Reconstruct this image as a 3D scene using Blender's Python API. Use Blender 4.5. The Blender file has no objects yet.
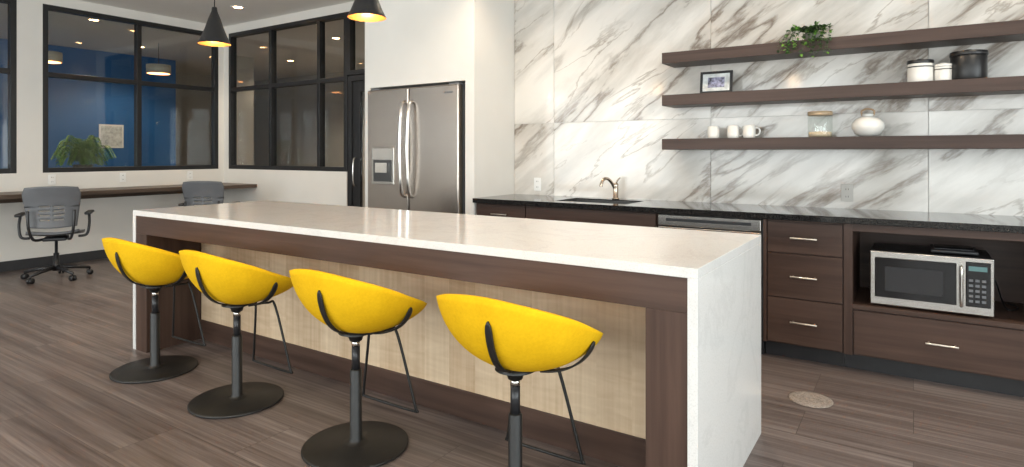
import bpy, bmesh, math, random
from mathutils import Vector, Matrix
random.seed(7)
D = bpy.data
COL = bpy.context.scene.collection
pi = math.pi

# ------------------------------------------------------------------ materials
class NT:
    def __init__(s, name):
        s.m = D.materials.new(name); s.m.use_nodes = True
        s.t = s.m.node_tree; s.n = s.t.nodes; s.l = s.t.links
        s.b = s.n['Principled BSDF']; s.out = s.n['Material Output']
    def node(s, typ, **kw):
        n = s.n.new(typ)
        for k, v in kw.items(): setattr(n, k, v)
        return n
    def link(s, a, b): s.l.new(a, b)
    def put(s, sock, v):
        if isinstance(v, bpy.types.NodeSocket): s.l.new(v, sock)
        else: sock.default_value = v
    def math(s, op, a, b=0.0, clamp=False):
        n = s.node('ShaderNodeMath', operation=op); n.use_clamp = clamp
        s.put(n.inputs[0], a); s.put(n.inputs[1], b); return n.outputs[0]
    def coord(s): return s.node('ShaderNodeTexCoord').outputs['Object']
    def dot(s, v, d):
        n = s.node('ShaderNodeVectorMath', operation='DOT_PRODUCT')
        s.put(n.inputs[0], v); n.inputs[1].default_value = d; return n.outputs['Value']
    def comb(s, x, y, z):
        n = s.node('ShaderNodeCombineXYZ')
        s.put(n.inputs[0], x); s.put(n.inputs[1], y); s.put(n.inputs[2], z); return n.outputs[0]
    def scale(s, v, sc):
        n = s.node('ShaderNodeMapping'); s.put(n.inputs['Vector'], v); n.inputs['Scale'].default_value = sc; return n.outputs[0]
    def noise(s, v, sc, det=4, rough=.5, dist=0):
        n = s.node('ShaderNodeTexNoise'); s.put(n.inputs['Vector'], v)
        n.inputs['Scale'].default_value = sc; n.inputs['Detail'].default_value = det
        n.inputs['Roughness'].default_value = rough; n.inputs['Distortion'].default_value = dist
        return n.outputs['Fac']
    def ramp(s, f, stops):
        n = s.node('ShaderNodeValToRGB'); s.put(n.inputs[0], f)
        e = n.color_ramp.elements
        while len(e) < len(stops): e.new(.5)
        for el, (p, c) in zip(e, stops): el.position = p; el.color = (*c, 1)
        return n.outputs[0]
    def mix(s, f, a, b, typ='MIX'):
        n = s.node('ShaderNodeMix', data_type='RGBA', blend_type=typ)
        s.put(n.inputs[0], f)
        s.put(n.inputs[6], (*a, 1) if isinstance(a, tuple) else a)
        s.put(n.inputs[7], (*b, 1) if isinstance(b, tuple) else b)
        return n.outputs[2]
    def bump(s, h, st=.2, dist=.01):
        n = s.node('ShaderNodeBump'); n.inputs['Strength'].default_value = st; n.inputs['Distance'].default_value = dist
        s.put(n.inputs['Height'], h); s.link(n.outputs[0], s.b.inputs['Normal'])
    def set(s, col=None, rough=None, metal=None, spec=None, coat=None):
        if col is not None: s.put(s.b.inputs['Base Color'], (*col, 1) if isinstance(col, tuple) else col)
        if rough is not None: s.put(s.b.inputs['Roughness'], rough)
        if metal is not None: s.b.inputs['Metallic'].default_value = metal
        if spec is not None: s.b.inputs['Specular IOR Level'].default_value = spec
        if coat is not None: s.b.inputs['Coat Weight'].default_value = coat; s.b.inputs['Coat Roughness'].default_value = .1
        return s.m

def simple(name, col, rough=.5, metal=0, var=.06, sc=8, bump=0):
    t = NT(name); c = t.coord()
    n = t.noise(c, sc, 3)
    a = tuple(max(0, x*(1-var)) for x in col); b = tuple(min(1, x*(1+var)) for x in col)
    colr = t.ramp(n, [(.3, a), (.7, b)])
    if bump: t.bump(t.noise(c, sc*12, 3), bump, .003)
    return t.set(colr, rough, metal)

def emis(name, col, st):
    t = NT(name); t.set(col, .5); t.b.inputs['Emission Color'].default_value = (*col, 1)
    t.b.inputs['Emission Strength'].default_value = st; return t.m

def wood(name, c1, c2, axis='x', rough=.4, fine=40, spec=.32):
    t = NT(name); c = t.coord()
    sc = {'x': (1.2, fine, fine), 'z': (fine, fine, 1.2), 'y': (fine, 1.2, fine)}[axis]
    n1 = t.noise(t.scale(c, sc), 1, 5, .6, .3)
    n2 = t.noise(t.scale(c, tuple(max(.6, v*.12) for v in sc)), 1, 3)
    f = t.math('ADD', t.math('MULTIPLY', n1, .55), t.math('MULTIPLY', n2, .45))
    col = t.ramp(f, [(.34, c1), (.66, c2)])
    return t.set(col, rough, spec=spec)

WALL = simple('wall_paint', (.77, .74, .69), .75, var=.02, sc=3)
CEIL = simple('ceiling_paint', (.84, .82, .785), .85, var=.02, sc=3)
BLUE = simple('blue_paint', (.02, .13, .36), .6, var=.05, sc=2)
BEIGE = simple('room_paint', (.52, .48, .43), .7, var=.05, sc=2)
BLACK = simple('black_metal', (.012, .012, .013), .38, .0, var=.1)
BLKSAT = simple('black_powdercoat', (.011, .0105, .010), .45, .0, var=.15, sc=30)
BLKPLA = simple('black_plastic', (.018, .018, .02), .35, var=.1)
GREY = simple('grey_plastic', (.13, .135, .145), .45, var=.06)
LGREY = simple('light_grey_plate', (.42, .40, .37), .4, var=.04)
CHROME = simple('chrome', (.70, .68, .65), .15, 1, var=.03)
NICKEL = simple('brushed_nickel', (.78, .72, .63), .3, 1, var=.05)
FAUCET = simple('faucet_bronze_nickel', (.48, .39, .31), .25, 1, var=.05)
WHITE = simple('white_ceramic', (.74, .72, .68), .25, var=.02)
PLATE = simple('white_plate', (.85, .85, .83), .4, var=.01)
GREEN = simple('leaf_green', (.12, .27, .035), .5, var=.5, sc=25)
GREEN2 = simple('leaf_dark', (.035, .075, .02), .5, var=.5, sc=25)
TERRA = simple('planter_dark', (.03, .03, .03), .5)
DRAIN = simple('floor_cover_metal', (.36, .31, .27), .45, .2, var=.35, sc=120)
BRASS = simple('copper_inner', (.85, .38, .11), .35, .85, var=.05)
BASEB = simple('rubber_base', (.035, .035, .038), .5)
LAMPW = emis('lamp_warm', (1.0, .62, .28), 12)
DRUML = emis('drum_diffuser', (1.0, .70, .40), 2.2)
LAMPD = emis('downlight_lens', (1.0, .80, .55), 10)
SCREEN = simple('microwave_window', (.006, .006, .007), .08, var=.1)
DISP = simple('dispenser_dark', (.05, .05, .05), .3)
DGREY = simple('microwave_mesh', (.02, .02, .022), .2)
LINEN = simple('drum_shade', (.55, .50, .42), .8)
PAPER = simple('poster_paper', (.6, .63, .63), .7, var=.3, sc=18)

# stainless
t = NT('stainless'); c = t.coord()
n = t.noise(t.scale(c, (90, 90, .8)), 1, 1)
STEEL = t.set(t.ramp(n, [(.2, (.395, .345, .305)), (.8, (.42, .37, .325))]), .27, 1)
t = NT('stainless_light'); c = t.coord()
n = t.noise(t.scale(c, (2, 160, 160)), 1, 3)
STEELX = t.set(t.ramp(n, [(.3, (.46, .44, .41)), (.7, (.52, .50, .47))]), .25, 1)

# yellow moulded felt-like shell
t = NT('yellow_shell'); c = t.coord()
n = t.noise(c, 90, 4, .7)
n2 = t.noise(c, 7, 3)
f = t.math('ADD', t.math('MULTIPLY', n, .5), t.math('MULTIPLY', n2, .5))
YEL = t.set(t.ramp(f, [(.3, (.68, .37, .004)), (.7, (.85, .51, .010))]), .85, spec=.15)
t.bump(t.noise(c, 240, 3, .7), .25, .0015)

DWOOD = wood('espresso_wood_x', (.038, .020, .014), (.092, .053, .039), 'x', .42, 26)
DWOODZ = wood('espresso_wood_z', (.038, .020, .014), (.092, .053, .039), 'z', .42, 26)
SHELFW = wood('shelf_wood', (.034, .019, .014), (.082, .050, .039), 'x', .45, 34)
DESKW = wood('desk_wood', (.055, .038, .029), (.12, .084, .063), 'y', .4, 30)

# maple veneer, vertical leaves with cross figure
t = NT('maple_veneer'); c = t.coord()
xx = t.dot(c, (1, 0, 0)); zz = t.dot(c, (0, 0, 1))
leafi = t.math('FLOOR', t.math('DIVIDE', xx, .16))
wn = t.node('ShaderNodeTexWhiteNoise', noise_dimensions='1D'); t.link(leafi, wn.inputs['W'])
cc = t.comb(xx, t.math('MULTIPLY', leafi, 1.37), zz)
n1 = t.noise(t.scale(cc, (45, 1, 1.3)), 1, 4, .55, .2)
n2 = t.noise(t.scale(cc, (4, 1, 22)), 1, 3, .5, .8)
f = t.math('ADD', t.math('ADD', t.math('MULTIPLY', n1, .42), t.math('MULTIPLY', n2, .38)), t.math('MULTIPLY', wn.outputs['Value'], .18))
MAPLE = t.set(t.ramp(f, [(.28, (.50, .345, .21)), (.70, (.76, .60, .42))]), .42)

# marble tile : long diagonal veins
t = NT('marble_tile'); c = t.coord(); th = math.radians(36)
u = t.dot(c, (math.cos(th), 0, math.sin(th))); v = t.dot(c, (-math.sin(th), 0, math.cos(th)))
xx = t.dot(c, (1, 0, 0)); zz = t.dot(c, (0, 0, 1))
tid = t.math('FLOOR', t.math('DIVIDE', t.math('ADD', xx, 2.65+13.65), 1.365))
tz = t.math('FLOOR', t.math('DIVIDE', t.math('SUBTRACT', zz, 1.555), 1.365))
off = t.math('ADD', t.math('MULTIPLY', tid, 3.37), t.math('MULTIPLY', tz, 1.71))
base = t.comb(t.math('MULTIPLY', u, .40), t.math('MULTIPLY', v, 1.7), off)
def vein(vec, sc, wid, det=6, dist=.5, rough=.55):
    n = t.noise(vec, sc, det, rough, dist)
    a = t.math('ABSOLUTE', t.math('SUBTRACT', n, .5))
    return t.math('SUBTRACT', 1.0, t.math('DIVIDE', a, wid), True)
v1 = vein(base, 1.05, .026, 8, .3, .58)
v2 = vein(t.comb(t.math('MULTIPLY', u, .7), t.math('MULTIPLY', v, 2.4), t.math('ADD', off, 9.1)), 1.0, .013, 7, .4)
gate = t.ramp(t.noise(base, .9, 2), [(.38, (0, 0, 0)), (.53, (1, 1, 1))])
gate2 = t.ramp(t.noise(t.comb(u, v, t.math('ADD', off, 4.0)), 1.2, 2), [(.42, (0, 0, 0)), (.58, (1, 1, 1))])
cloud = t.ramp(t.noise(base, 1.6, 7, .62, .3), [(.45, (0, 0, 0)), (.70, (1, 1, 1))])
wide = vein(base, 1.05, .13, 8, .3, .58)
col = t.mix(t.math('MULTIPLY', cloud, .7), (.76, .73, .685), (.45, .43, .40))
col = t.mix(t.math('MULTIPLY', t.math('MULTIPLY', wide, gate), .68), col, (.38, .35, .31))
col = t.mix(t.math('MULTIPLY', t.math('MULTIPLY', v1, gate), .85), col, (.16, .12, .09))
col = t.mix(t.math('MULTIPLY', t.math('MULTIPLY', v2, gate2), .65), col, (.26, .215, .17))
MARBLE = t.set(col, .12)
GROUT = simple('grout', (.55, .53, .50), .8)

# quartz
t = NT('white_quartz'); c = t.coord()
sp = t.ramp(t.noise(c, 190, 2, .6), [(.34, (.64, .63, .61)), (.50, (.72, .71, .69))])
vn = t.noise(c, 2.0, 6, .6, 1.0)
vv = t.math('SUBTRACT', 1.0, t.math('DIVIDE', t.math('ABSOLUTE', t.math('SUBTRACT', vn, .5)), .03), True)
QUARTZ = t.set(t.mix(t.math('MULTIPLY', vv, .16), sp, (.44, .43, .42)), .14)

# black granite
t = NT('black_granite'); c = t.coord()
GRAN = t.set(t.ramp(t.noise(c, 120, 4, .7), [(.45, (.008, .008, .009)), (.75, (.05, .047, .043))]), .08)

# floor planks
t = NT('plank_floor'); c = t.coord()
br = t.node('ShaderNodeTexBrick'); t.link(c, br.inputs['Vector'])
br.offset = .37; br.inputs['Scale'].default_value = 1
br.inputs['Brick Width'].default_value = 1.22; br.inputs['Row Height'].default_value = .305
br.inputs['Mortar Size'].default_value = .0014; br.inputs['Bias'].default_value = 0
br.inputs['Color1'].default_value = (0, 0, 0, 1); br.inputs['Color2'].default_value = (1, 1, 1, 1); br.inputs['Mortar'].default_value = (.2, .2, .2, 1)
tone = t.dot(br.outputs['Color'], (.33, .33, .33))
cc = t.comb(t.dot(c, (1, 0, 0)), t.dot(c, (0, 1, 0)), t.math('MULTIPLY', tone, 7))
g1 = t.noise(t.scale(cc, (1.1, 60, 1)), 1, 5, .65, .25)
g2 = t.noise(t.scale(cc, (.5, 12, 1)), 1, 3)
f = t.math('ADD', t.math('ADD', t.math('MULTIPLY', g1, .62), t.math('MULTIPLY', g2, .32)), t.math('MULTIPLY', tone, .06))
col = t.ramp(f, [(.34, (.068, .048, .042)), (.5, (.142, .110, .099)), (.66, (.25, .205, .187))])
col = t.mix(br.outputs['Fac'], col, (.06, .047, .043))
FLOOR = t.set(col, t.math('ADD', t.math('MULTIPLY', g1, .15), .29))
t.bump(g1, .12, .002)

# window glass: clear pane, schlick reflection symmetric for both faces
def glass(name, tint=(.90, .92, .91), f0=.05, k=.9):
    t = NT(name); t.n.remove(t.b)
    tr = t.node('ShaderNodeBsdfTransparent'); tr.inputs[0].default_value = (*tint, 1)
    gl = t.node('ShaderNodeBsdfGlossy'); gl.inputs['Roughness'].default_value = .02
    lw = t.node('ShaderNodeLayerWeight'); lw.inputs['Blend'].default_value = .5
    fr = t.math('ADD', t.math('MULTIPLY', t.math('POWER', lw.outputs['Facing'], 5.0), k), f0)
    mx = t.node('ShaderNodeMixShader'); t.link(fr, mx.inputs[0])
    t.link(tr.outputs[0], mx.inputs[1]); t.link(gl.outputs[0], mx.inputs[2]); t.link(mx.outputs[0], t.out.inputs[0])
    return t.m
GLASS = glass('window_glass')
JAR = glass('jar_glass', (.93, .95, .94), .05, .7)

# ------------------------------------------------------------------ mesh builder
class MB:
    def __init__(s): s.v = []; s.f = []; s.m = []; s.s = []; s.mats = []
    def mi(s, mat):
        if mat not in s.mats: s.mats.append(mat)
        return s.mats.index(mat)
    def add(s, vs, fs, mat, smooth=False, M=None):
        o = len(s.v); k = s.mi(mat)
        s.v += [tuple(M @ Vector(p)) if M else tuple(p) for p in vs]
        for f in fs: s.f.append([i+o for i in f]); s.m.append(k); s.s.append(smooth)
    def box(s, x0, x1, y0, y1, z0, z1, mat, M=None):
        vs = [(x, y, z) for x in (x0, x1) for y in (y0, y1) for z in (z0, z1)]
        s.add(vs, [(0, 1, 3, 2), (4, 6, 7, 5), (0, 4, 5, 1), (2, 3, 7, 6), (0, 2, 6, 4), (1, 5, 7, 3)], mat, False, M)
    def rbox(s, x0, x1, y0, y1, z0, z1, r, mat, seg=3, M=None, smooth=True):
        bm = bmesh.new(); bmesh.ops.create_cube(bm, size=1)
        for v in bm.verts:
            v.co = Vector(((x0+x1)/2+v.co.x*(x1-x0), (y0+y1)/2+v.co.y*(y1-y0), (z0+z1)/2+v.co.z*(z1-z0)))
        bmesh.ops.bevel(bm, geom=bm.edges[:], offset=r, segments=seg, profile=.5, affect='EDGES')
        bm.verts.ensure_lookup_table(); bm.verts.index_update()
        s.add([v.co[:] for v in bm.verts], [[v.index for v in f.verts] for f in bm.faces], mat, smooth, M); bm.free()
    def lathe(s, prof, cen, mat, seg=32, M=None, smooth=True, caps=True):
        cx, cy, cz = cen; vs = []; fs = []
        for r, z in prof:
            for i in range(seg):
                a = 2*pi*i/seg; vs.append((cx+r*math.cos(a), cy+r*math.sin(a), cz+z))
        for j in range(len(prof)-1):
            for i in range(seg):
                k = (i+1) % seg; fs.append((j*seg+i, j*seg+k, (j+1)*seg+k, (j+1)*seg+i))
        s.add(vs, fs, mat, smooth, M)
        if caps and prof[0][0] > 2e-3: s.add(vs[:seg], [tuple(reversed(range(seg)))], mat, False, M)
        if caps and prof[-1][0] > 2e-3: s.add(vs[-seg:], [tuple(range(seg))], mat, False, M)
    def tube(s, pts, r, mat, seg=8, closed=False, M=None):
        P = [Vector(p) for p in pts]; n = len(P)
        rs = r if isinstance(r, (list, tuple)) else [r]*n
        T = []
        for i in range(n):
            a = P[(i-1) % n] if (closed or i > 0) else P[0]; b = P[(i+1) % n] if (closed or i < n-1) else P[-1]
            T.append((b-a).normalized())
        N = T[0].orthogonal().normalized(); vs = []; fs = []
        for i in range(n):
            N = (N - T[i]*N.dot(T[i])).normalized(); B = T[i].cross(N)
            for j in range(seg):
                a = 2*pi*j/seg; vs.append(tuple(P[i]+(N*math.cos(a)+B*math.sin(a))*rs[i]))
        for i in range(n if closed else n-1):
            for j in range(seg):
                k = (j+1) % seg; i2 = (i+1) % n
                fs.append((i*seg+j, i*seg+k, i2*seg+k, i2*seg+j))
        if not closed: fs += [tuple(reversed(range(seg))), tuple((n-1)*seg+j for j in range(seg))]
        s.add(vs, fs, mat, True, M)
    def cyl(s, p0, p1, r, mat, seg=20, M=None): s.tube([p0, p1], r, mat, seg, M=M)
    def grid(s, fn, nu, nv, mat, wrap=False, M=None, skip=None):
        vs = [tuple(fn(i/(nu if wrap else nu-1), j/(nv-1))) for j in range(nv) for i in range(nu)]
        fs = []
        for j in range(nv-1):
            for i in range(nu if wrap else nu-1):
                if skip and skip(i, j): continue
                k = (i+1) % nu; fs.append((j*nu+i, j*nu+k, (j+1)*nu+k, (j+1)*nu+i))
        s.add(vs, fs, mat, True, M)
    def mesh(s, name):
        me = D.meshes.new(name); me.from_pydata(s.v, [], s.f)
        for m in s.mats: me.materials.append(m)
        me.polygons.foreach_set('material_index', s.m); me.polygons.foreach_set('use_smooth', s.s)
        me.update()
        return me
    def obj(s, name, loc=(0, 0, 0), rot=0, bevel=0, parent=None, solid=0, sub=0):
        o = D.objects.new(name, s.mesh(name)); COL.objects.link(o); o.location = loc; o.rotation_euler = (0, 0, rot)
        if parent: o.parent = parent
        finish(o, bevel, solid, sub); return o
def finish(o, bevel=0, solid=0, sub=0):
    if solid:
        m = o.modifiers.new('solid', 'SOLIDIFY'); m.thickness = solid; m.offset = 0
    if sub:
        m = o.modifiers.new('sub', 'SUBSURF'); m.levels = sub; m.render_levels = sub
    if bevel:
        m = o.modifiers.new('bev', 'BEVEL'); m.width = bevel; m.segments = 2; m.limit_method = 'ANGLE'; m.angle_limit = math.radians(50)
def smooth_path(pts, n=6, closed=False):
    P = [Vector(p) for p in pts]; out = []
    N = len(P)
    for i in range(N if closed else N-1):
        g = lambda k: P[k % N] if closed else P[max(0, min(N-1, k))]
        p0, p1, p2, p3 = g(i-1), g(i), g(i+1), g(i+2)
        for k in range(n):
            t = k/n
            out.append(.5*((2*p1)+(p2-p0)*t+(2*p0-5*p1+4*p2-p3)*t*t+(3*p1-p0-3*p2+p3)*t**3))
    if not closed: out.append(P[-1])
    return out
def empty(name, loc, rot=0):
    e = D.objects.new(name, None); COL.objects.link(e); e.location = loc; e.rotation_euler = (0, 0, rot); e.empty_display_size = .1; return e
def child(name, me, parent, **k):
    o = D.objects.new(name, me); COL.objects.link(o); o.parent = parent; finish(o, **k); return o

# ------------------------------------------------------------------ room
ZC = 3.10; XL = -8.27; YB = 4.70; YW = 5.04; XR = 3.3; YF = -3.6
b = MB(); b.box(-14, 3.5, -3.8, 10.2, -.1, 0, FLOOR); b.obj('floor')
b = MB(); b.box(-14, 3.5, -3.8, 10.2, ZC, ZC+.1, CEIL); b.obj('ceiling')

SILL = 1.065; HEAD = 2.99
def wall_open(b, axis, c0, c1, a0, a1, ops, mat, z1=ZC):
    """ops: list of (a_start,a_end,z0,z1)"""
    def bx(p, q, z0, zz):
        if q-p < 1e-4 or zz-z0 < 1e-4: return
        if axis == 'y': b.box(c0, c1, p, q, z0, zz, mat)
        else: b.box(p, q, c0, c1, z0, zz, mat)
    cur = a0
    for (s0, s1, z0, zz) in sorted(ops):
        bx(cur, s0, 0, z1); bx(s0, s1, 0, z0); bx(s0, s1, zz, z1); cur = s1
    bx(cur, a1, 0, z1)
b = MB(); wall_open(b, 'y', XL-.12, XL, YF, YW+.12, [(-2.6, -.4, SILL, HEAD), (.45, 2.62, SILL, HEAD), (2.86, 4.96, SILL, HEAD)], WALL); b.obj('wall_left')
b = MB(); wall_open(b, 'x', YW, YW+.12, XL, -5.70, [(-8.15, -5.70, SILL, HEAD)], WALL); b.obj('wall_back_left')
b = MB(); b.box(-5.70, -4.70, YW, YW+.12, HEAD, ZC, WALL); b.box(-4.70, -4.372, YW, YW+.12, 0, ZC, WALL); b.obj('wall_door_side')
# fridge niche
b = MB()
b.box(-4.372, -4.30, 4.09, YW+.12, 0, ZC, WALL); b.box(-3.165, -3.07, 4.09, YW+.12, 0, ZC, WALL)
b.box(-4.30, -3.165, 4.09, YW+.12, 1.905, ZC, WALL); b.box(-4.30, -3.165, YW, YW+.12, 0, 1.905, WALL)
b.obj('wall_fridge_niche')
# marble tiled wall
b = MB(); b.box(-3.07, XR+.1, YB+.012, YB+.14, 0, ZC, GROUT)
xs = [-3.068, -2.65, -1.285, .08, 1.445, 2.81, XR]; zs = [0, .19, 1.555, 2.92, ZC]
for i in range(len(xs)-1):
    for j in range(len(zs)-1):
        b.box(xs[i]+.0015, xs[i+1]-.0015, YB, YB+.013, zs[j]+.0015, zs[j+1]-.0015, MARBLE)
b.obj('wall_back')
# camera-side walls with glazing
b = MB(); wall_open(b, 'y', XR, XR+.12, YF, YB+.14, [(-3.0, -.1, .5, 2.8), (.3, 3.2, .5, 2.8)], WALL); b.obj('wall_right')
b = MB(); wall_open(b, 'x', YF-.12, YF, XL-.12, XR+.12, [(-7.6, -4.4, .5, 2.8), (-3.9, -.7, .5, 2.8), (-.2, 2.8, .5, 2.8)], WALL); b.obj('wall_front')

def window(name, axis, c, a0, a1, z0, z1, vs, hs, fw=.055, dep=.09, glassm=GLASS):
    b = MB()
    def bx(p, q, zz0, zz1, d=dep, m=BLACK):
        if axis == 'y': b.box(c-d/2, c+d/2, p, q, zz0, zz1, m)
        else: b.box(p, q, c-d/2, c+d/2, zz0, zz1, m)
    bx(a0, a0+fw, z0, z1); bx(a1-fw, a1, z0, z1); bx(a0+fw, a1-fw, z0, z0+fw); bx(a0+fw, a1-fw, z1-fw, z1)
    for v in vs: bx(v-fw/2, v+fw/2, z0+fw, z1-fw, dep*.95)
    for h in hs: bx(a0+fw, a1-fw, h-fw/2, h+fw/2, dep*.9)
    bx(a0+fw*.5, a1-fw*.5, z0+fw*.5, z1-fw*.5, .006, glassm)
    return b.obj(name, bevel=.003)
TR = 2.19
window('window_1', 'y', XL-.045, 2.86, 4.96, SILL, HEAD, [3.90], [TR])
window('window_2', 'y', XL-.045, .45, 2.62, SILL, HEAD, [1.5], [TR])
window('window_3', 'y', XL-.045, -2.6, -.4, SILL, HEAD, [-1.5], [TR])
window('window_4', 'x', YW+.045, -8.15, -5.70, SILL, HEAD, [-7.20, -6.22], [TR])
window('window_5', 'x', YW+.045, -5.70, -4.70, TR+.035, HEAD, [], [])
window('window_6', 'y', XR+.05, -3.0, -.1, .5, 2.8, [-1.55], [2.1])
window('window_7', 'y', XR+.05, .3, 3.2, .5, 2.8, [1.75], [2.1])
window('window_8', 'x', YF-.05, -7.6, -4.4, .5, 2.8, [-6], [2.1])
window('window_9', 'x', YF-.05, -3.9, -.7, .5, 2.8, [-2.3], [2.1])
window('window_10', 'x', YF-.05, -.2, 2.8, .5, 2.8, [1.3], [2.1])
# glazed door
b = MB(); y0, y1 = YW+.01, YW+.08
b.box(-5.699, -5.63, y0, y1, 0, TR+.03, BLACK); b.box(-4.77, -4.701, y0, y1, 0, TR+.03, BLACK); b.box(-5.63, -4.77, y0, y1, TR-.04, TR+.03, BLACK)
b.box(-5.625, -5.50, y0+.015, y1-.01, .005, TR-.045, BLACK); b.box(-4.90, -4.775, y0+.015, y1-.01, .005, TR-.045, BLACK)
b.box(-5.50, -4.90, y0+.015, y1-.01, .005, .26, BLACK); b.box(-5.50, -4.90, y0+.015, y1-.01, TR-.17, TR-.045, BLACK)
b.box(-5.50, -4.90, y0+.03, y0+.036, .26, TR-.17, GLASS)
b.tube(smooth_path([(-5.55, y0+.015, .9), (-5.55, y0-.04, .93), (-5.55, y0-.04, 1.2), (-5.55, y0+.015, 1.23)], 4), .01, CHROME)
b.obj('door_1', bevel=.003)
# baseboards
b = MB(); b.box(XL, XL+.012, YF, YW, 0, .11, BASEB); b.obj('baseboard_left')
b = MB(); b.box(XL+.012, -5.70, YW-.012, YW, 0, .11, BASEB); b.obj('baseboard_back_left')

# neighbouring rooms seen through the glass
b = MB()
b.box(-12.2, -12.05, -3.8, 6.35, 0, ZC, BLUE); b.obj('wall_far_left')
b = MB(); b.box(-13.9, -12.2, 6.25, 6.35, 0, ZC, BEIGE); b.box(-14, -13.9, 6.25, 10.2, 0, ZC, BEIGE); b.obj('wall_far_side')
b = MB(); b.box(-14, 3.5, 9.3, 9.42, 0, ZC, BEIGE); b.obj('wall_far_back')
b = MB(); b.box(-2.9, -2.8, YW+.12, 9.3, 0, ZC, BEIGE); b.obj('wall_far_right')
b = MB(); b.box(-10.9, -10.5, 6.6, 7.0, 0, ZC, BEIGE); b.obj('trim_column')

# ------------------------------------------------------------------ island
b = MB(); X0, X1, Y0, Y1, ZT = -4.30, -.585, 1.985, 2.975, .914; th = .034
b.box(X0, X1, Y0, Y1, ZT-th, ZT, QUARTZ)
b.box(X0, X0+th, Y0, Y1, 0, ZT-th, QUARTZ); b.box(X1-th, X1, Y0, Y1, 0, ZT-th, QUARTZ)
f0 = Y0+.004
b.box(X0+th, X1-th, f0, 2.35, .762, ZT-th, DWOOD)
b.box(X0+th, X0+th+.135, f0, 2.35, 0, .762, DWOODZ); b.box(X1-th-.145, X1-th, f0, 2.35, 0, .762, DWOODZ)
b.box(X0+th+.135, X1-th-.145, 2.345, 2.37, 0, .135, DWOOD)
b.box(X0+th+.135, X1-th-.145, 2.352, 2.37, .135, .762, MAPLE)
b.box(X0+th, X1-th, 2.37, 2.93, .0, ZT-th, DWOODZ)
n = 5; w = (X1-X0-2*th)/n
for i in range(n):
    b.box(X0+th+i*w+.004, X0+th+(i+1)*w-.004, 2.93, 2.95, .11, .87, DWOODZ)
b.obj('kitchen_island', bevel=.0015)

# ------------------------------------------------------------------ stools
RX, RYB, RYF, ZB = .296, .238, .255, .518
CX, CY = .012, .0
def rimz(a): return .59+.222*((1+math.cos(a))/2)**1.0
def shell(a, s):
    """a=0 is the back (-Y)."""
    ry = RYB if math.cos(a) > 0 else RYF
    q = s*pi/2
    r = .76*math.sin(q)+.24*s
    h = rimz(a)-ZB
    z = ZB + h*(.66*(1-math.cos(q))+.34*s**2.4)
    if math.cos(a) < 0: z += .012*math.sin(s*pi)*(-math.cos(a))   # waterfall front
    # slightly squared plan
    sa, ca = math.sin(a), math.cos(a)
    k = 1/((abs(sa)**2.4+abs(ca)**2.4)**(1/2.4))
    k = 1+(k-1)*s
    return Vector((CX+RX*r*sa*k, CY-ry*r*ca*k, z))
b = MB(); NA = 72
b.grid(lambda u, v: shell(2*pi*u, .03+.97*v), NA, 22, YEL, wrap=True)
b.add([shell(2*pi*i/NA, .03)[:] for i in range(NA)], [tuple(range(NA))], YEL)
shell_me = b.mesh('seat_shell')
def strap(a0, s0, s1):
    b = MB()
    def fn(u, v):
        s = s0+(s1-s0)*v
        wv = .013*math.sqrt(max(0.02, 1-(max(0, v-.85)/.15)**2))
        p = shell(a0, s); e = .001
        ds = (shell(a0, s+e)-shell(a0, s-e)).normalized(); da = (shell(a0+e, s)-shell(a0-e, s)).normalized()
        nrm = ds.cross(da).normalized()
        if nrm.z > 0: nrm = -nrm
        bulge = .013+.010*math.sin(pi*v)
        return p+da*wv*(2*u-1)+nrm*bulge
    b.grid(fn, 5, 24, BLKSAT); return b
def strap_mesh():
    B = MB()
    for a, s1 in ((.12, .86), (pi/2+.1, .88), (-pi/2, .88)):
        k = strap(a, .22, s1); B.add(k.v, k.f, BLKSAT, True)
    return B.mesh('seat_straps')
strap_me = strap_mesh()
b = MB()
b.lathe([(.001, .0), (.222, .0), (.229, .004), (.229, .010), (.222, .014), (.06, .020), (.030, .026), (.026, .034), (.0255, .335), (.022, .342), (.001, .342)], (0, 0, 0), BLKSAT, 56)
b.lathe([(.001, .34), (.018, .34), (.018, .442), (.001, .442)], (0, 0, 0), BLKPLA, 24)
b.lathe([(.001, .442), (.0185, .442), (.0185, .467), (.001, .467)], (0, 0, 0), CHROME, 24)
b.lathe([(.001, .467), (.027, .467), (.034, .488), (.075, .502), (.001, .506)], (0, 0, 0), BLKSAT, 28)
base_me = b.mesh('pedestal')
b = MB()
fr = [(-.055, .03, .496), (-.075, .13, .494), (-.09, .165, .466), (-.165, .20, .15), (-.168, .203, .128), (-.15, .205, .118),
      (.15, .205, .118), (.168, .203, .128), (.165, .20, .15), (.09, .165, .466), (.075, .13, .494), (.055, .03, .496)]
b.tube(smooth_path(fr, 5), .0065, BLKSAT, 8)
foot_me = b.mesh('foot_rail')
for i, (sx, sy, rz) in enumerate([(-3.77, 1.865, .03), (-2.945, 1.868, -.02), (-2.050, 1.865, .0), (-1.215, 1.868, .0)]):
    e = empty('bar_stool', (sx, sy, 0), rz)
    o = child('seat', shell_me, e, solid=.017, sub=0)
    child('seat_straps', strap_me, e, solid=.007)
    child('pedestal', base_me, e); child('foot_rail', foot_me, e)

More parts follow.
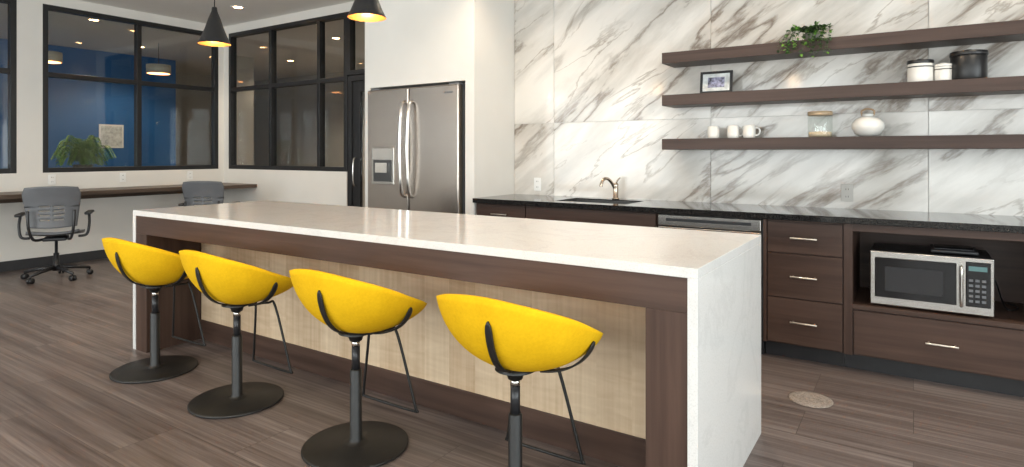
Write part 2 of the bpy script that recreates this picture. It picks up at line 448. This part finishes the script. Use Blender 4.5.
# ------------------------------------------------------------------ refrigerator
b = MB(); fx0, fx1, fy, ft = -4.285, -3.20, 4.04, 1.875; mid = -3.765
b.box(fx0+.006, fx1-.006, fy+.07, 4.86, .03, ft-.02, GREY)
b.rbox(fx0, mid-.004, fy, fy+.065, .77, ft, .012, STEEL, 3, smooth=False)
b.rbox(mid+.004, fx1, fy, fy+.065, .77, ft, .012, STEEL, 3, smooth=False)
b.rbox(fx0, fx1, fy, fy+.065, .07, .76, .012, STEEL, 3, smooth=False)
b.box(fx0+.02, fx1-.02, fy+.03, 4.8, .0, .07, BLKPLA)
b.rbox(fx0+.02, fx0+.12, fy+.02, fy+.16, ft-.02, ft+.015, .006, GREY); b.rbox(fx1-.12, fx1-.02, fy+.02, fy+.16, ft-.02, ft+.015, .006, GREY)
for hx, sg in ((mid-.045, -1), (mid+.045, 1)):
    b.tube(smooth_path([(hx, fy+.005, .90), (hx, fy-.045, .94), (hx, fy-.062, 1.15), (hx, fy-.068, 1.32), (hx, fy-.062, 1.5), (hx, fy-.045, 1.71), (hx, fy+.005, 1.75)], 5), .015, CHROME, 12)
b.tube(smooth_path([(fx0+.12, fy+.005, .68), (fx0+.15, fy-.05, .68), (mid, fy-.065, .68), (fx1-.15, fy-.05, .68), (fx1-.12, fy+.005, .68)], 5), .014, CHROME, 12)
dx0, dx1 = -4.215, -3.945
b.rbox(dx0-.006, dx1+.006, fy-.008, fy+.01, 1.0, 1.34, .004, STEELX, 2, smooth=False)
b.box(dx0+.008, dx1-.008, fy-.0105, fy-.007, 1.235, 1.33, LGREY)
b.box(dx0+.02, dx1-.02, fy-.0105, fy-.007, 1.03, 1.225, DISP)
b.box(dx0+.06, dx1-.06, fy-.03, fy-.01, 1.11, 1.20, CHROME); b.box(dx0+.015, dx1-.015, fy-.03, fy-.008, 1.012, 1.028, STEELX)
b.box(fx1-.16, fx1-.06, fy-.0015, fy, 1.80, 1.815, GREY)
b.obj('refrigerator')

# ------------------------------------------------------------------ base cabinets run
FY = 4.10; CB = .875
def front(x0, x1, z0, z1, handle=True, m=DWOOD, vert=None):
    b.box(x0, x1, FY-.001, FY+.019, z0, z1, m)
    if handle:
        cx = (x0+x1)/2; hz = (z0+z1)/2 if vert is None else vert; hw = .075
        b.cyl((cx-hw, FY-.030, hz), (cx+hw, FY-.030, hz), .0055, NICKEL, 10)
        for k in (-hw+.015, hw-.015): b.cyl((cx+k, FY, hz), (cx+k, FY-.030, hz), .0045, NICKEL, 8)
b = MB()
b.box(-3.065, -1.49, FY+.075, YB-.002, 0, .10, BLKPLA)
b.box(-3.065, -1.49, FY+.02, YB-.002, .10, .70, DWOODZ); b.box(-3.065, -1.49, FY+.02, FY+.06, .70, CB, DWOODZ)
b.box(-3.065, -2.45, FY+.06, YB-.002, .70, CB, DWOODZ)
front(-3.05, -2.575, .72, .865); front(-2.565, -1.50, .72, .865, False)
front(-3.05, -2.575, .115, .71, False, DWOODZ); front(-2.565, -2.035, .115, .71, False, DWOODZ); front(-2.03, -1.50, .115, .71, False, DWOODZ)
b.obj('base_cabinet', bevel=.0012)
b = MB()
b.box(-.795, -.346, FY+.075, YB-.002, 0, .10, BLKPLA)
b.box(-.795, -.346, FY+.02, YB-.002, .10, CB, DWOODZ); b.box(-.795, -.775, FY, FY+.02, .1, CB, DWOODZ)
front(-.768, -.352, .672, .862); front(-.768, -.352, .395, .664); front(-.768, -.352, .112, .387)
b.obj('drawer_cabinet', bevel=.0012)
b = MB()
b.box(-.345, .60, FY+.075, YB-.002, 0, .10, BLKPLA)
b.box(-.345, .60, FY+.02, YB-.002, .10, .375, DWOOD)
b.box(-.300, .56, FY+.0, YB-.002, .375, .400, DWOOD)
b.box(-.300, .56, FY+.0, YB-.002, .830, CB, DWOOD)
b.box(-.300, .56, YB-.03, YB-.002, .40, .83, DWOOD)
b.box(-.345, -.300, FY, YB-.002, .10, CB, DWOODZ)
b.box(.56, .60, FY, YB-.002, .10, CB, DWOODZ)
front(-.292, .552, .112, .366)
b.obj('microwave_cabinet', bevel=.0012)
b = MB()
b.box(.601, 1.9, FY+.075, YB-.002, 0, .10, BLKPLA)
b.box(.601, 1.9, FY+.02, YB-.002, .10, CB, DWOODZ)
front(.61, 1.24, .112, .862, False, DWOODZ); front(1.25, 1.89, .112, .862, False, DWOODZ)
b.obj('base_cabinet', bevel=.0012)

b = MB(); z0, z1 = CB+.001, .914; sx0, sx1, sy0, sy1 = -2.36, -1.76, 4.20, 4.56
b.box(-3.066, sx0, 4.06, YB-.001, z0, z1, GRAN); b.box(sx1, 1.92, 4.06, YB-.001, z0, z1, GRAN)
b.box(sx0, sx1, 4.06, sy0, z0, z1, GRAN); b.box(sx0, sx1, sy1, YB-.001, z0, z1, GRAN)
b.obj('countertop', bevel=.002)
b = MB(); zb = .712; e = .008
b.box(sx0+.001, sx1-.001, sy0+.001, sy1-.001, zb, zb+e, DISP)
b.box(sx0+.001, sx0+e, sy0+.001, sy1-.001, zb, .905, DISP); b.box(sx1-e, sx1-.001, sy0+.001, sy1-.001, zb, .905, DISP)
b.box(sx0+.001, sx1-.001, sy0+.001, sy0+e, zb, .905, DISP); b.box(sx0+.001, sx1-.001, sy1-e, sy1-.001, zb, .905, DISP)
b.lathe([(.001, .001), (.04, .001), (.045, .004), (.03, .006), (.001, .003)], ((sx0+sx1)/2, 4.40, zb+e), CHROME, 24)
b.obj('kitchen_sink')
# faucet
b = MB()
b.lathe([(.001, 0), (.030, 0), (.030, .006), (.022, .012), (.021, .10), (.024, .115), (.018, .13), (.001, .134)], (0, 0, 0), FAUCET, 24)
b.tube(smooth_path([(0, 0, .07), (-.02, -.03, .13), (-.035, -.075, .165), (-.05, -.12, .165), (-.06, -.145, .13), (-.062, -.15, .105)], 5), [.013]*26, FAUCET, 12)
b.tube(smooth_path([(0, 0, .125), (.012, .004, .15), (.035, .01, .175)], 4), .007, FAUCET, 8)
b.obj('kitchen_faucet', (-2.03, 4.625, .9145))

# dishwasher
b = MB()
b.box(-1.484, -.801, FY+.03, YB-.02, .10, CB-.003, GREY)
b.rbox(-1.480, -.805, FY-.015, FY+.03, .115, .785, .006, STEELX, 2, smooth=False)
b.rbox(-1.480, -.805, FY-.015, FY+.03, .79, CB-.006, .006, STEELX, 2, smooth=False)
b.box(-1.42, -.865, FY-.0165, FY-.014, .825, .845, BLKPLA)
b.cyl((-1.40, FY-.055, .735), (-.885, FY-.055, .735), .011, CHROME, 12)
for x in (-1.37, -.915): b.cyl((x, FY-.01, .735), (x, FY-.055, .735), .009, CHROME, 10)
b.box(-1.484, -.801, FY+.05, FY+.07, .0, .1, BLKPLA)
b.obj('dishwasher')

# microwave
b = MB(); mx0, mx1, my, mz0, mz1 = -.213, .36, 4.125, .412, .722
b.box(mx0+.004, mx1-.004, my+.03, my+.40, mz0, mz1-.003, BLKPLA)
b.rbox(mx0, mx1, my, my+.032, mz0, mz1, .006, STEELX, 2, smooth=False)
b.rbox(mx0+.025, mx0+.41, my-.004, my+.01, mz0+.045, mz1-.035, .004, SCREEN, 2, smooth=False)
b.box(mx0+.075, mx0+.35, my-.0055, my-.0035, mz0+.085, mz1-.085, DGREY)
b.rbox(mx0+.45, mx1-.014, my-.004, my+.01, mz0+.045, mz1-.022, .004, SCREEN, 2, smooth=False)
b.box(mx0+.463, mx1-.03, my-.0055, my-.0035, mz1-.070, mz1-.045, emis('clock_display', (.10, .2, .2), .1))
for i in range(5):
    for j in range(3):
        x = mx0+.464+j*.028; z = mz0+.07+i*.028
        b.box(x, x+.018, my-.0055, my-.0035, z, z+.013, GREY)
b.tube(smooth_path([(mx0+.43, my, mz0+.045), (mx0+.43, my-.035, mz0+.06), (mx0+.43, my-.038, (mz0+mz1)/2), (mx0+.43, my-.035, mz1-.06), (mx0+.43, my, mz1-.045)], 4), .008, CHROME, 10)
for x in (mx0+.05, mx1-.05):
    for y in (my+.06, my+.34): b.lathe([(.012, 0), (.012, .0125)], (x, y, .4003), BLKPLA, 12)
b.tube(smooth_path([(mx1-.02, my+.38, .56), (.40, 4.60, .54), (.43, 4.5, .43), (.45, 4.4, .4065), (.50, 4.5, .4065), (.46, 4.60, .4065)], 6), .0045, BLKPLA, 6)
b.obj('microwave_oven')
b = MB(); b.rbox(.08, .30, 4.2, 4.42, .7245, .746, .008, BLKPLA, 2)
b.rbox(.10, .28, 4.22, 4.40, .7462, .752, .002, DGREY, 2)
b.obj('serving_tray')

# ------------------------------------------------------------------ shelves + things
for z in (2.037, 1.722, 1.395):
    b = MB(); b.box(-1.57, 1.7, 4.42, YB-.001, z-.08, z, SHELFW); b.obj('floating_shelf', bevel=.002)
S1, S2, S3 = 2.0375, 1.7225, 1.3955
def mug(x, y, z, rot):
    b = MB()
    b.lathe([(.001, 0), (.036, 0), (.040, .004), (.042, .02), (.042, .088), (.040, .090), (.038, .088), (.037, .01), (.001, .008)], (0, 0, 0), WHITE, 28)
    b.tube(smooth_path([(.040, 0, .072), (.062, 0, .070), (.070, 0, .048), (.060, 0, .024), (.040, 0, .018)], 5), .006, WHITE, 8)
    b.obj('coffee_mug', (x, y, z), rot)
mug(-1.225, 4.55, S3, 2.4); mug(-1.085, 4.55, S3, .3); mug(-.975, 4.55, S3, .2)
b = MB(); r = .072
b.lathe([(.001, 0), (r, 0), (r+.002, .006), (r+.002, .142), (r, .145)], (0, 0, 0), JAR, 36, caps=False)
b.lathe([(.001, .004), (r-.003, .004), (r-.003, .035), (.001, .04)], (0, 0, 0), simple('oats', (.62, .50, .36), .9, var=.3, sc=160), 30)
b.lathe([(.001, .1455), (r+.003, .1455), (r+.004, .150), (r+.004, .168), (r, .172), (.001, .172)], (0, 0, 0), wood('lid_wood', (.40, .28, .17), (.55, .42, .28), 'x'), 36)
b.obj('glass_jar', (-.523, 4.55, S3))
b = MB()
b.lathe([(.001, 0), (.045, 0), (.075, .02), (.093, .055), (.092, .085), (.070, .115), (.036, .130), (.030, .134), (.034, .142), (.030, .148), (.022, .142), (.022, .13), (.001, .12)], (0, 0, 0), WHITE, 40)
b.tube(smooth_path([(-.030, 0, .135), (-.035, 0, .165), (0, 0, .180), (.035, 0, .165), (.030, 0, .135)], 5), .006, wood('twine', (.30, .19, .1), (.45, .3, .18), 'z'), 8)
b.obj('ceramic_vase', (-.246, 4.55, S3))
def canister(name, x, r, h, body, band, lid):
    b = MB()
    b.lathe([(.001, 0), (r*.96, 0), (r, .006), (r, h*.30)], (0, 0, 0), body, 36)
    b.lathe([(r, h*.30), (r, h*.76), (r*.97, h*.78), (.001, h*.78)], (0, 0, 0), body, 36)
    if band: b.lathe([(r+.0008, h*.62), (r+.0008, h*.67)], (0, 0, 0), band, 36, caps=False)
    b.lathe([(.001, h*.785), (r*1.03, h*.785), (r*1.05, h*.80), (r*1.05, h*.90), (r*1.0, h*.925), (.02, h*.93), (.014, h*.95), (.02, h*.985), (.012, h), (.001, h)], (0, 0, 0), lid, 36)
    b.obj(name, (x, 4.54, S2))
canister('ceramic_canister', .035, .068, .15, WHITE, BLKPLA, BLKPLA)
canister('ceramic_canister', .155, .050, .115, WHITE, BLKPLA, WHITE)
canister('ceramic_canister', .275, .090, .185, BLACK, None, BLACK)
b = MB(); M = Matrix.Translation((0, 0, .003)) @ Matrix.Rotation(-.13, 4, 'X')
w, h = .115, .165
b.box(-w, -w+.018, 0, .015, 0, h, BLACK, M); b.box(w-.018, w, 0, .015, 0, h, BLACK, M); b.box(-w+.018, w-.018, 0, .015, 0, .018, BLACK, M); b.box(-w+.018, w-.018, 0, .015, h-.018, h, BLACK, M)
b.box(-w+.018, w-.018, .005, .012, .018, h-.018, PAPER, M); b.box(-.06, .06, .0035, .005, .045, h-.045, simple('print_ink', (.25, .25, .35), .6, var=.9, sc=40), M)
b.box(-.02, .02, .06, .066, 0, .11, BLACK)
b.obj('picture_frame', (-1.205, 4.53, S2))

def leaf(b, p, d, up, L, W, mat):
    d = d.normalized(); s = d.cross(up).normalized(); n = s.cross(d)
    pts = [p, p+d*L*.35+s*W*.5+n*L*.05, p+d*L*.75+s*W*.35-n*L*.02, p+d*L-n*L*.12, p+d*L*.75-s*W*.35-n*L*.02, p+d*L*.35-s*W*.5+n*L*.05, p+d*L*.5]
    b.add([q[:] for q in pts], [(0, 1, 6), (1, 2, 6), (2, 3, 6), (3, 4, 6), (4, 5, 6), (5, 0, 6)], mat, False)
# trailing plant on top shelf
b = MB()
b.lathe([(.001, 0), (.040, 0), (.052, .05), (.048, .055), (.042, .048), (.001, .045)], (0, 0, 0), simple('stone_pot', (.22, .20, .18), .8), 28)
for i in range(40):
    a = random.uniform(0, 2*pi); R = random.uniform(.05, .16); dropd = random.random() < .45
    if dropd: a = random.uniform(-pi*.95, -.05*pi)
    hx, hy = math.cos(a)*R, math.sin(a)*min(R, .11)
    if dropd: pts = [(0, 0, .045), (hx*.5, hy*.6, .08), (hx, -.13, .06), (hx*1.1-.03, -.165, random.uniform(-.12, -.01))]
    else: pts = [(0, 0, .045), (hx*.4, hy*.4, .08), (hx*.9, hy*.8, random.uniform(.05, .11))]
    path = smooth_path(pts, 5); b.tube(path, .0012, GREEN2, 5)
    for q in path[3:]:
        for k in range(2):
            zlo = -.6 if q.y < -.14 else 0
            d = Vector((random.uniform(-1, 1), random.uniform(-1, .6 if zlo == 0 else 0), random.uniform(zlo, .6)))
            leaf(b, q, d, Vector((random.uniform(-.3, .3), -.3, 1)), random.uniform(.020, .034), .018, random.choice((GREEN2, GREEN, GREEN2)))
b.obj('trailing_plant', (-.575, 4.54, S1))

# outlets
def outlet(x, y, z, m, rot=0):
    b = MB(); b.rbox(-.036, .036, -.006, 0, -.058, .058, .002, m, 2, smooth=False)
    for dz in (-.025, .025):
        b.rbox(-.018, .018, -.0075, -.0055, dz-.016, dz+.016, .0007, m, 1, smooth=False)
        for k in (-.007, .007): b.box(k-.0015, k+.0015, -.008, -.007, dz-.006, dz+.006, BLKPLA)
    b.obj('wall_outlet', (x, y, z), rot)
outlet(-2.817, YB-.0005, 1.01, PLATE); outlet(-.375, YB-.0005, 1.02, LGREY)
for y in (2.95, 3.7, 4.55): outlet(XL+.0005, y, .985, PLATE, pi/2)

# floor access cover
b = MB(); b.lathe([(.001, .0005), (.104, .0005), (.106, .003), (.100, .005), (.001, .005)], (-.449, 3.52, 0), DRAIN, 48)
for k in range(4):
    b.lathe([(.02+.02*k, .0051), (.021+.02*k, .0058), (.026+.02*k, .0058), (.027+.02*k, .0051)], (-.449, 3.52, 0), DRAIN, 40, caps=False)
b.obj('floor_drain_cover')

# ------------------------------------------------------------------ pendants
def pendant(x, y, zb):
    b = MB(); H = .225
    prof = [(.006, H+.03), (.016, H+.03), (.020, H), (.028, H-.02), (.040, H-.05), (.060, .11), (.088, .04), (.103, .010), (.106, 0)]
    b.lathe(list(reversed(prof)), (0, 0, 0), BLACK, 48, caps=False)
    b.lathe([(.104, .0005), (.100, .010), (.085, .04), (.057, .11), (.037, H-.05), (.001, H-.045)], (0, 0, 0), BRASS, 48, caps=False)
    b.lathe([(.104, .0), (.106, .0)], (0, 0, 0), BRASS, 48, caps=False)
    b.lathe([(.001, .02), (.022, .025), (.032, .045), (.028, .075), (.014, .11), (.001, .11)], (0, 0, 0), LAMPW, 20)
    b.cyl((0, 0, H+.03), (0, 0, ZC-zb-.02), .0035, BLACK, 8)
    b.lathe([(.001, ZC-zb-.025), (.05, ZC-zb-.025), (.06, ZC-zb-.001), (.001, ZC-zb-.001)], (0, 0, 0), BLACK, 28)
    b.obj('pendant_light', (x, y, zb))
    l = D.lights.new('pendant_bulb', 'POINT'); l.energy = 5; l.color = (1, .66, .34); l.shadow_soft_size = .03
    o = D.objects.new('pendant_bulb', l); COL.objects.link(o); o.location = (x, y, zb+.005)
for x in (-4.05, -2.55, -1.05): pendant(x, 2.40, 2.045)

# ------------------------------------------------------------------ desk
b = MB(); DZ = .865
b.box(XL+.001, XL+.58, YF+.2, YW-.001, DZ-.045, DZ, DESKW)
b.box(XL+.58, -7.48, YW-.58, YW-.001, DZ-.045, DZ, DESKW)
b.box(XL+.0125, XL+.04, YF+.2, YW-.02, DZ-.12, DZ-.045, DESKW)
for y in (-2.5, -.9, .7, 2.25, 4.5):
    b.box(XL+.0125, XL+.05, y-.02, y+.02, DZ-.28, DZ-.12, BLACK)
    b.tube([(XL+.04, y, DZ-.26), (XL+.36, y, DZ-.055)], .012, BLACK, 6)
b.obj('work_counter', bevel=.002)

# ------------------------------------------------------------------ task chair (faces +Y)
def chair_mesh():
    b = MB()
    for i in range(5):
        a = 2*pi*i/5+.3; c, s = math.cos(a), math.sin(a)
        b.tube([(0.02*c, .02*s, .115), (.16*c, .16*s, .10), (.29*c, .29*s, .075)], [.024, .019, .014], BLKPLA, 8)
        b.cyl((.29*c, .29*s, .08), (.29*c, .29*s, .05), .008, BLKPLA, 8)
        for k in (-1, 1):
            q = Vector((.29*c, .29*s, .028)); n = Vector((-s, c, 0))
            b.cyl(q+n*.006*k, q+n*.024*k, .0275, BLKPLA, 16)
    b.lathe([(.001, .08), (.034, .08), (.034, .13), (.025, .14), (.025, .26), (.014, .262), (.014, .40), (.001, .40)], (0, 0, 0), BLKPLA, 20)
    b.rbox(-.10, .10, -.12, .10, .395, .43, .012, BLKPLA)
    # seat: contoured slab
    def seat(u, v, top):
        x = (u-.5)*2; y = (v-.5)*2
        k = 1-.09*abs(y)**3; 
        X = x*.235*k; Y = y*.225*(1-.10*abs(x)**3)
        z = .445+.02*x*x-.03*max(0, y)**3+.03*max(0, -y)**3
        return (X, Y, z+(.022 if top else 0))
    b.grid(lambda u, v: seat(u, v, True), 15, 15, GREY); b.grid(lambda u, v: seat(u, v, False), 15, 15, GREY)
    for fn in (lambda u, v: seat(u, 0, v > .5), lambda u, v: seat(u, 1, v > .5), lambda u, v: seat(0, u, v > .5), lambda u, v: seat(1, u, v > .5)):
        b.grid(fn, 15, 2, GREY)
    # back support posts
    for sx in (-.15, .15):
        b.tube(smooth_path([(sx*.6, -.05, .415), (sx, -.22, .43), (sx*1.2, -.285, .55), (sx*1.25, -.275, .72)], 5), .013, BLKPLA, 8)
    # arms
    for sx in (-1, 1):
        b.tube(smooth_path([(sx*.20, -.10, .435), (sx*.27, -.10, .45), (sx*.29, -.08, .56), (sx*.285, -.05, .655)], 5), .013, BLKPLA, 8)
        b.rbox(sx*.285-.03, sx*.285+.03, -.17, .12, .655, .685, .012, BLKPLA)
    return b
def back_grid():
    b = MB()
    def fn(u, v):
        x = (u-.5)*2; w = .20+.045*v-.03*max(0, v-.85)/.15*abs(x)
        return (x*w, -.262-.05*v**1.5+.05*x*x+.02*math.sin(v*pi), .54+.42*v-.012*x*x*(1 if v > .5 else -1))
    b.grid(fn, 31, 29, GREY, skip=lambda i, j: (j % 3 == 2 and 5 <= j <= 15 and 8 <= i <= 21 and i not in (14, 15)))
    return b.mesh('backrest')
chair_me = chair_mesh().mesh('chair_frame'); back_me = back_grid()
for (x, y, rz) in [(-7.38, 2.67, math.radians(62)), (-7.20, 4.22, math.radians(40))]:
    e = empty('office_chair', (x, y, 0), rz)
    child('chair_frame', chair_me, e); child('backrest', back_me, e, solid=.012)

# ------------------------------------------------------------------ neighbouring room contents
b = MB(); b.box(-9.35, -8.75, 2.2, 4.6, 0.02, .96, DWOODZ); b.box(-9.37, -8.73, 2.18, 4.62, .96, .99, DESKW)
for k in range(4): b.box(-8.752, -8.735, 2.22+k*.59, 2.79+k*.59, .08, .94, DWOODZ)
b.box(-9.3, -8.8, 2.25, 4.55, 0, .02, BLKPLA)
b.obj('credenza', bevel=.002)
b = MB()
b.lathe([(.001, 0), (.08, 0), (.11, .14), (.105, .15), (.095, .13), (.001, .12)], (0, 0, 0), TERRA, 28)
for i in range(80):
    a = random.uniform(0, 2*pi); R = random.uniform(.10, .36); H = random.uniform(.12, .46)*(1-.3*R/.36)
    pts = [(0, 0, .12), (math.cos(a)*R*.35, math.sin(a)*R*.35, .14+H*.8), (math.cos(a)*R*.75, math.sin(a)*R*.75, .14+H), (math.cos(a)*R, math.sin(a)*R, .08+H*.65)]
    path = smooth_path(pts, 6); b.tube(path, .002, GREEN, 4)
    for q, q2 in zip(path[4:-1], path[5:]):
        d = (q2-q).normalized(); s = d.cross(Vector((0, 0, 1))).normalized()
        for k in (-1, 1): leaf(b, q, s*k+d*.5, Vector((0, 0, 1)), .06, .020, GREEN)
b.obj('potted_fern', (-9.0, 3.55, .9905))
b = MB(); b.box(-12.049, -12.035, 5.0, 5.4, 1.38, 1.80, PLATE); b.box(-12.036, -12.032, 5.03, 5.37, 1.41, 1.77, PAPER); b.obj('wall_poster')
for (x, y) in [(-10.4, 3.65), (-10.4, 5.2), (-10.4, 1.2)]:
    b = MB(); b.lathe([(.001, -.02), (.18, -.02), (.18, .12), (.17, .12), (.001, .11)], (0, 0, 0), LINEN, 40); 
    b.lathe([(.001, -.022), (.165, -.022)], (0, 0, 0), DRUML, 40); b.cyl((0, 0, .11), (0, 0, ZC-2.62), .005, BLACK, 8)
    b.obj('drum_pendant', (x, y, 2.62))

# ------------------------------------------------------------------ lights
def downlight(x, y, e=14):
    b = MB()
    b.lathe([(.052, -.001), (.085, -.001), (.088, -.004), (.080, -.008), (.056, -.006), (.052, -.001)], (0, 0, 0), PLATE, 32, caps=False)
    b.lathe([(.001, -.003), (.054, -.003)], (0, 0, 0), LAMPD, 32)
    b.obj('recessed_downlight', (x, y, ZC))
    l = D.lights.new('downlight_lamp', 'SPOT'); l.energy = e*6; l.color = (1, .84, .64); l.spot_size = 2.3; l.spot_blend = .6; l.shadow_soft_size = .05
    o = D.objects.new('downlight_lamp', l); COL.objects.link(o); o.location = (x, y, ZC-.02)
for x in (-7.0, -5.2, -2.6, -.9, .8):
    downlight(x, 3.55 if x > -5 else 4.45, 10 if x > -5 else 12)
for x in (-7.2, -4.8, -2.4, 0): downlight(x, .6, 11)
for x, y in [(-9.3, 3.8), (-9.3, 1.6), (-11, 5.2), (-10.2, 7.6), (-7.6, 6.5), (-5.6, 6.5), (-6.6, 8.2), (-8.6, 8.2)]: downlight(x, y, 15)

def area(name, loc, rot, sx, sy, e, col):
    l = D.lights.new(name, 'AREA'); l.shape = 'RECTANGLE'; l.size = sx; l.size_y = sy; l.energy = e; l.color = col
    o = D.objects.new(name, l); COL.objects.link(o); o.location = loc; o.rotation_euler = rot
DAY = (.97, .98, 1.0)
area('daylight_right_a', (XR+.35, -1.55, 1.65), (0, pi/2, 0), 2.3, 2.9, 210, (.92, .96, 1))
area('daylight_right_b', (XR+.35, 1.75, 1.65), (0, pi/2, 0), 2.3, 2.9, 180, (.92, .96, 1))
for i, (x, e) in enumerate(((-6, 220), (-2.3, 170), (1.3, 140))):
    area('daylight_front', (x, YF-.35, 1.65), (pi/2, 0, 0), 3.2, 2.3, e, DAY)

w = D.worlds.new('sky'); bpy.context.scene.world = w; w.use_nodes = True
w.node_tree.nodes['Background'].inputs[0].default_value = (.82, .9, 1, 1); w.node_tree.nodes['Background'].inputs[1].default_value = 1.0

# ------------------------------------------------------------------ camera
cam = D.cameras.new('camera'); co = D.objects.new('camera', cam); COL.objects.link(co)
co.location = (0, 0, 1.29); co.rotation_euler = (pi/2, 0, math.radians(33.35))
cam.sensor_width = 36; cam.lens = 610/1024*36; cam.shift_y = -80.5/1024; cam.clip_start = .02
bpy.context.scene.camera = co
vs = bpy.context.scene.view_settings; vs.view_transform = 'Standard'; vs.exposure = .04
